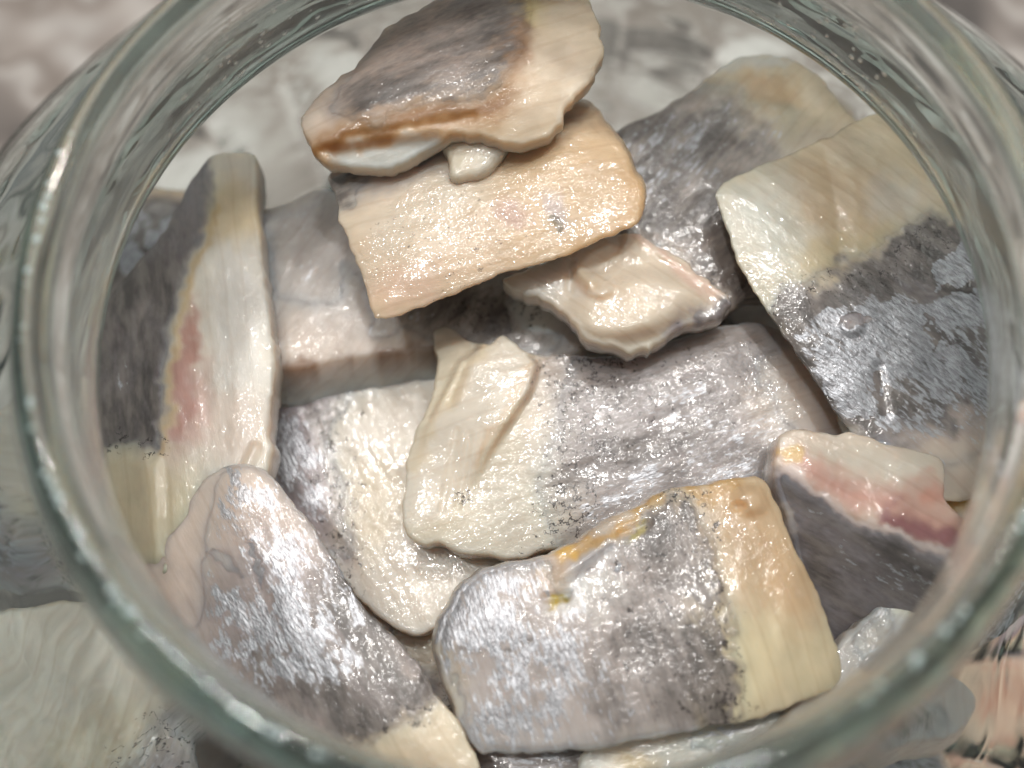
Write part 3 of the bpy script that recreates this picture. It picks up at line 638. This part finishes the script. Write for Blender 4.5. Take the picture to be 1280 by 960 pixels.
# --- I: upright piece on the left
add('I', wet=0.55, label='upright piece on the left wall showing white cut face with red stripe beside dark skin', z=-29.0, c=(300, 400), g=(-0.06, 0.04), T=6, fib=-78, rnd=0.36, crown=0.5,
    fold=([(300, 180), (268, 260), (244, 340), (215, 430), (205, 500), (205, 580), (205, 690)], 0.62, 1, 0.7),
    out=[(262, 194), (290, 188), (319, 193), (320, 240), (326, 300), (335, 380), (343, 468), (337, 505), (334, 535), (341, 560), (330, 600), (300, 680), (230, 720), (150, 690), (95, 600), (84, 490), (90, 420), (122, 385), (200, 288), (240, 222)],
    base=(214, 206, 190), paint=[('c', ('E', 300, 400, 40, 100, 0), 0.6, (216, 212, 204), 0.8), ('c', ('E', 290, 265, 40, 40, 0), 0.6, (210, 188, 148), 0.9), ('c', ('P', [(80, 560), (210, 570), (260, 620), (250, 740), (80, 740)]), 20, (206, 192, 160)),
           ('c', ('E', 290, 540, 50, 50, 0), 0.6, (208, 190, 176), 0.7), ('c', ('P', [(245, 370), (248, 420), (242, 500), (226, 550), (212, 540), (214, 450)]), 9.5, RED, 0.8), ('c', ('E', 240, 510, 26, 60, 10), 0.6, (208, 158, 146), 0.6), ('c', ('L', [(270, 262), (246, 340), (216, 430), (207, 500), (207, 560)], 5), 7, (204, 170, 116), 0.75),
           ('c', ('P', [(270, 190), (258, 260), (238, 330), (205, 430), (200, 560), (80, 560), (80, 400)]), 8, (140, 132, 132)), ('d', ('P', [(262, 192), (254, 260), (234, 330), (200, 430), (196, 556), (150, 560), (80, 545), (80, 400)]), 9, 0.74), ('d', ('P', [(250, 200), (262, 240), (230, 320), (190, 320)]), 22, 0.35), ('s', ('P', [(110, 440), (200, 420), (195, 500), (110, 500)]), 30, 0.34), ('f', ('L', [(130, 555), (200, 560)], 14), 8, 0.8)],
    rel=[(('L', [(320, 560), (300, 600)], 5), 6, -0.5), (('P', [(80, 570), (200, 575), (205, 720), (80, 720)]), 10, 0.8)])
# --- F: right piece with pink cut face
add('F', label='piece on the right with pink cut face above narrow silver grey skin', z=-27.6, c=(1080, 590), g=(-0.04, 0.02), T=6, fib=-30, rnd=0.36, crown=0.5,
    fold=([(940, 560), (974, 585), (1010, 606), (1080, 650), (1140, 674), (1230, 710)], 0.75, 1, 0.5),
    out=[(974, 542), (1000, 534), (1060, 541), (1140, 560), (1179, 574), (1182, 618), (1212, 655), (1230, 700), (1200, 750), (1120, 800), (1052, 810), (1020, 760), (985, 660), (966, 590)],
    base=(206, 186, 168), paint=[('c', ('P', [(970, 540), (1180, 570), (1170, 610), (1080, 610), (990, 570)]), 14, (206, 196, 178)), ('c', ('L', [(990, 575), (1060, 615), (1140, 640), (1200, 665)], 14), 12, (198, 146, 130)), ('c', ('E', 1160, 615, 26, 16, 20), 0.6, (206, 150, 130)), ('c', ('L', [(1110, 645), (1200, 680)], 12), 8, (150, 96, 96)), ('c', ('E', 985, 568, 12, 16, 0), 0.5, (206, 170, 90), 0.8),
           ('c', ('P', [(966, 584), (1010, 604), (1080, 650), (1230, 706), (1210, 800), (1040, 820), (1000, 700)]), 6, (146, 138, 140)), ('c', ('L', [(976, 588), (1010, 606), (1080, 652), (1140, 676), (1200, 700)], 5), 4, (216, 196, 186)),
           ('d', ('P', [(980, 600), (1080, 662), (1220, 715), (1210, 800), (1040, 820), (1010, 720)]), 10, 0.62), ('s', ('P', [(985, 610), (1080, 668), (1200, 710), (1180, 760), (1080, 740), (1020, 690)]), 20, 0.42)])
# --- M: pale piece low on the right
add('M', label='pale translucent strip of flesh beside the lip, under the silver brown piece', z=-33.0, c=(1090, 800), g=(-0.06, -0.02), T=4.5, fib=45, rnd=0.4, crown=1.2,
    out=[(1046, 806), (1084, 768), (1108, 738), (1143, 706), (1160, 716), (1172, 740), (1190, 780), (1150, 860), (1060, 930), (985, 960), (940, 940), (1000, 880)],
    base=(188, 182, 174), paint=[('c', ('E', 1125, 752, 26, 14, 45), 0.6, (210, 200, 172)), ('d', ('P', [(960, 860), (1060, 800), (1100, 860), (960, 960)]), 30, 0.16), ('s', ('E', 1090, 790, 30, 40, 40), 0.6, 0.3)],
    rel=[(('L', [(1110, 735), (1150, 765)], 3), 5, -0.4)])
# --- J: bottom left piece
add('J', wet=0.6, label='crinkled bright silver skin piece resting against the near lip beside the upright piece', z=-29.2, c=(390, 770), g=(0.02, 0.05), T=3.8, fib=-58, rnd=0.4, crown=1.0, shear=(-2.2, -0.6), dome=(0.0, 0.005),
    out=[(288, 579), (322, 582), (352, 604), (382, 640), (412, 684), (452, 750), (492, 790), (540, 850), (580, 908), (602, 962), (600, 1020), (520, 1060), (420, 1010), (320, 920), (230, 840), (170, 760), (160, 716), (196, 672), (246, 612)],
    base=(206, 186, 172), side=(196, 160, 140), edge=(176, 140, 118),
    paint=[('c', ('P', [(290, 575), (360, 600), (340, 660), (220, 780), (160, 720)]), 30, (214, 194, 178)), ('c', ('P', [(320, 640), (420, 700), (520, 830), (560, 900), (440, 960), (260, 840), (230, 760)]), 30, (160, 148, 144)),
           ('d', ('P', [(300, 770), (430, 700), (500, 800), (545, 870), (450, 930), (330, 880), (250, 800)]), 26, 0.72), ('d', ('P', [(430, 700), (500, 800), (470, 830), (400, 780)]), 20, 0.78), ('d', ('L', [(440, 910), (500, 880), (545, 850)], 16), 12, 0.95), ('d', ('P', [(220, 720), (300, 700), (340, 780), (260, 800)]), 26, 0.26),
           ('c', ('P', [(430, 935), (560, 870), (640, 960), (600, 1070), (440, 1030)]), 12, (210, 192, 162)), ('d', ('P', [(440, 950), (560, 885), (640, 960), (600, 1070), (440, 1040)]), 10, 0.0),
           ('s', ('P', [(290, 590), (345, 610), (420, 700), (470, 790), (440, 870), (330, 870), (260, 820), (270, 680)]), 24, 0.66), ('s', ('P', [(330, 680), (400, 690), (440, 770), (380, 840), (290, 820), (300, 740)]), 24, 0.84), ('s', ('E', 320, 615, 34, 26, 20), 0.6, 0.75), ('s', ('L', [(310, 690), (330, 730), (345, 750)], 6), 6, 0.05), ('s', ('L', [(280, 690), (300, 720)], 14), 12, 0.15), ('s', ('L', [(395, 655), (420, 700)], 7), 6, 0.1), ('s', ('L', [(390, 720), (400, 780)], 2.5), 3, 0.1), ('f', ('L', [(430, 930), (480, 910), (530, 890)], 14), 8, 0.7)])
# --- K: bottom centre piece
K_ = add('K', warp=24, wet=0.8, label='large front piece with silver left end, black mottled middle and tan flesh end', z=-28.2, c=(800, 770), g=(0.0, 0.04), T=4.8, fib=-72, rnd=0.36, crown=1.1, dome=(0.002, 0.003), shear=(-1.0, 0.3),
    out=[(602, 712), (640, 700), (690, 688), (750, 656), (830, 614), (900, 596), (948, 591), (966, 602), (982, 644), (1012, 702), (1042, 772), (1059, 848), (1042, 868), (990, 886), (900, 910), (800, 930), (700, 942), (606, 949), (590, 938), (566, 890), (540, 815), (548, 782), (570, 738)],
    base=(192, 174, 146), side=(200, 192, 176), edge=(196, 166, 120),
    paint=[('c', ('P', [(530, 680), (760, 640), (880, 640), (900, 940), (560, 960)]), 24, (176, 166, 160)), ('c', ('P', [(880, 590), (970, 590), (1020, 700), (960, 760), (880, 680)]), 26, (188, 156, 116), 0.8), ('c', ('P', [(880, 760), (1060, 780), (1060, 880), (900, 910)]), 26, (206, 190, 152)), ('c', ('E', 985, 740, 30, 50, -20), 0.6, (192, 156, 112), 0.6),
           ('c', ('L', [(690, 690), (760, 658), (830, 620), (920, 600)], 9), 7, (186, 150, 98)), ('c', ('E', 708, 690, 16, 16, 0), 0.5, (208, 164, 84)), ('c', ('E', 690, 720, 22, 24, 0), 0.6, (204, 176, 148), 0.8), ('c', ('E', 730, 750, 40, 22, -10), 0.6, (210, 206, 198), 0.8), ('c', ('E', 795, 665, 18, 7, -20), 0.4, (202, 186, 120)), ('c', ('E', 695, 747, 16, 5, -5), 0.4, (176, 150, 60)),
           ('d', ('P', [(735, 745), (790, 720), (880, 680), (905, 760), (910, 900), (760, 935), (720, 850)]), 20, 0.68), ('d', ('L', [(850, 655), (870, 720), (880, 780), (892, 840), (905, 890)], 16), 12, 1.1), ('d', ('P', [(770, 680), (850, 650), (870, 710), (790, 715)]), 14, 0.85), ('d', ('P', [(560, 760), (720, 780), (720, 930), (600, 945)]), 40, 0.34), ('d', ('L', [(570, 830), (620, 822), (660, 800)], 5), 5, 0.6), ('d', ('L', [(730, 780), (800, 770), (870, 760)], 14), 12, 0.3),
           ('s', ('P', [(545, 780), (600, 715), (680, 700), (690, 760), (740, 800), (720, 930), (600, 945), (565, 860)]), 22, 0.74), ('s', ('E', 600, 780, 40, 60, 20), 0.6, 0.9), ('s', ('P', [(720, 760), (800, 780), (820, 920), (720, 930)]), 30, 0.45), ('s', ('L', [(720, 780), (740, 720), (760, 690)], 12), 10, 0.55), ('s', ('E', 700, 715, 18, 26, 0), 0.5, 0.05), ('f', ('L', [(850, 630), (865, 720), (875, 790), (885, 850), (905, 890)], 36), 16, 1.0), ('f', ('P', [(740, 680), (900, 640), (880, 900), (780, 900)]), 20, 0.45)],
    rel=[(('E', 940, 625, 20, 16, 0), 0.5, 0.8), (('E', 925, 632, 9, 6, 0), 0.5, -0.8), (('L', [(776, 668), (810, 655)], 4), 4, -0.6), (('L', [(682, 748), (708, 745)], 4), 4, -0.5), (('L', [(700, 720), (730, 700), (760, 675)], 6), 10, 0.4)])
# --- pieces peeping out below K
add('Q', label='silver dark skin strip peeping out under the large front piece', z=-35.5, c=(660, 955), g=(0, 0.0), T=4, fib=0,
    out=[(590, 930), (660, 900), (735, 910), (740, 960), (735, 1040), (640, 1060), (595, 1000)], base=GREY, paint=[('d', ('P', [(560, 880), (760, 880), (760, 1070), (560, 1070)]), 10, 0.7), ('s', ('E', 680, 950, 60, 30, 0), 0.6, 0.6)])
add('Q2', label='white knobbly flesh piece peeping out under the tan end of the front piece', z=-34.5, c=(840, 940), g=(0, 0.0), T=4, fib=10, crown=1.3, amp=1.6,
    out=[(728, 940), (780, 910), (860, 880), (960, 870), (990, 910), (960, 980), (860, 1040), (760, 1030), (725, 990)], base=(204, 202, 190),
    paint=[('c', ('E', 790, 955, 30, 18, 0), 0.6, (206, 184, 140)), ('d', ('P', [(880, 880), (990, 880), (980, 930), (900, 925)]), 14, 0.4), ('s', ('E', 900, 925, 40, 14, -10), 0.6, 0.5)])
# --- orange scrap near the right wall
add('R', label='small orange flesh scrap wedged between the pink piece and the glass', z=-33.0, c=(1215, 630), g=(0, 0.05), T=4, fib=20, h=0.4,
    out=[(1165, 640), (1200, 612), (1240, 596), (1275, 600), (1285, 650), (1250, 690), (1200, 680)], base=(216, 180, 118), side=(210, 170, 110), paint=[('c', ('E', 1200, 650, 20, 20, 0), 0.6, (214, 200, 184))])

# ------------------------------------------------------------------ lower layers, copies of the pieces above
def copy_piece(src, loc, rz, tilt):
    e = src.copy(); C.objects.link(e)
    e.location = [v * MM for v in loc]; e.rotation_euler = (tilt[0], tilt[1], rz)
    e['label'] = 'deeper herring piece seen through gaps and jar glass beneath the upper pieces'; e['group'] = 'herring pieces deeper in the jar'
    for ch in src.children:
        c = ch.copy(); C.objects.link(c); c.parent = e
    return e
rs = random.Random(3)
keys = ['O', 'G', 'K', 'J', 'N', 'D']
for ring_z, cnt, rad, ph in ((-47, 8, 45, 0.3), (-58, 8, 48, 0.7), (-70, 7, 44, 0.1)):
    for i in range(cnt):
        a = ph + 2 * math.pi * i / cnt
        if 0.75 < a % (2 * math.pi) < 2.75: continue       # the gap at the far wall
        copy_piece(PIECES[keys[(i + int(-ring_z / 10)) % 6]], (rad * math.cos(a), rad * math.sin(a), ring_z + rs.uniform(-2, 2)), a + rs.uniform(-0.5, 0.5) + 1.6, (rs.uniform(-0.2, 0.2), rs.uniform(-0.2, 0.2)))
    copy_piece(PIECES[keys[int(-ring_z / 10) % 6]], (rs.uniform(-4, 4), -4, ring_z + 3), rs.uniform(0, 6), (0.1, 0.1))

for k, (x, y, z, rz, tl) in zip('OODCOQ', ((-56, -13, -41, 0.6, (0.1, -0.4)), (-46, -38, -38, 2.4, (0.35, -0.3)), (-57, 14, -52, 1.5, (0.0, -0.5)), (-24, -56, -39, 0.2, (0.4, 0.0)), (-14, -24, -45, 0.8, (0, 0)), (20, 6, -43, 2.0, (0, 0)))):
    copy_piece(PIECES[k], (x, y, z), rz, tl)
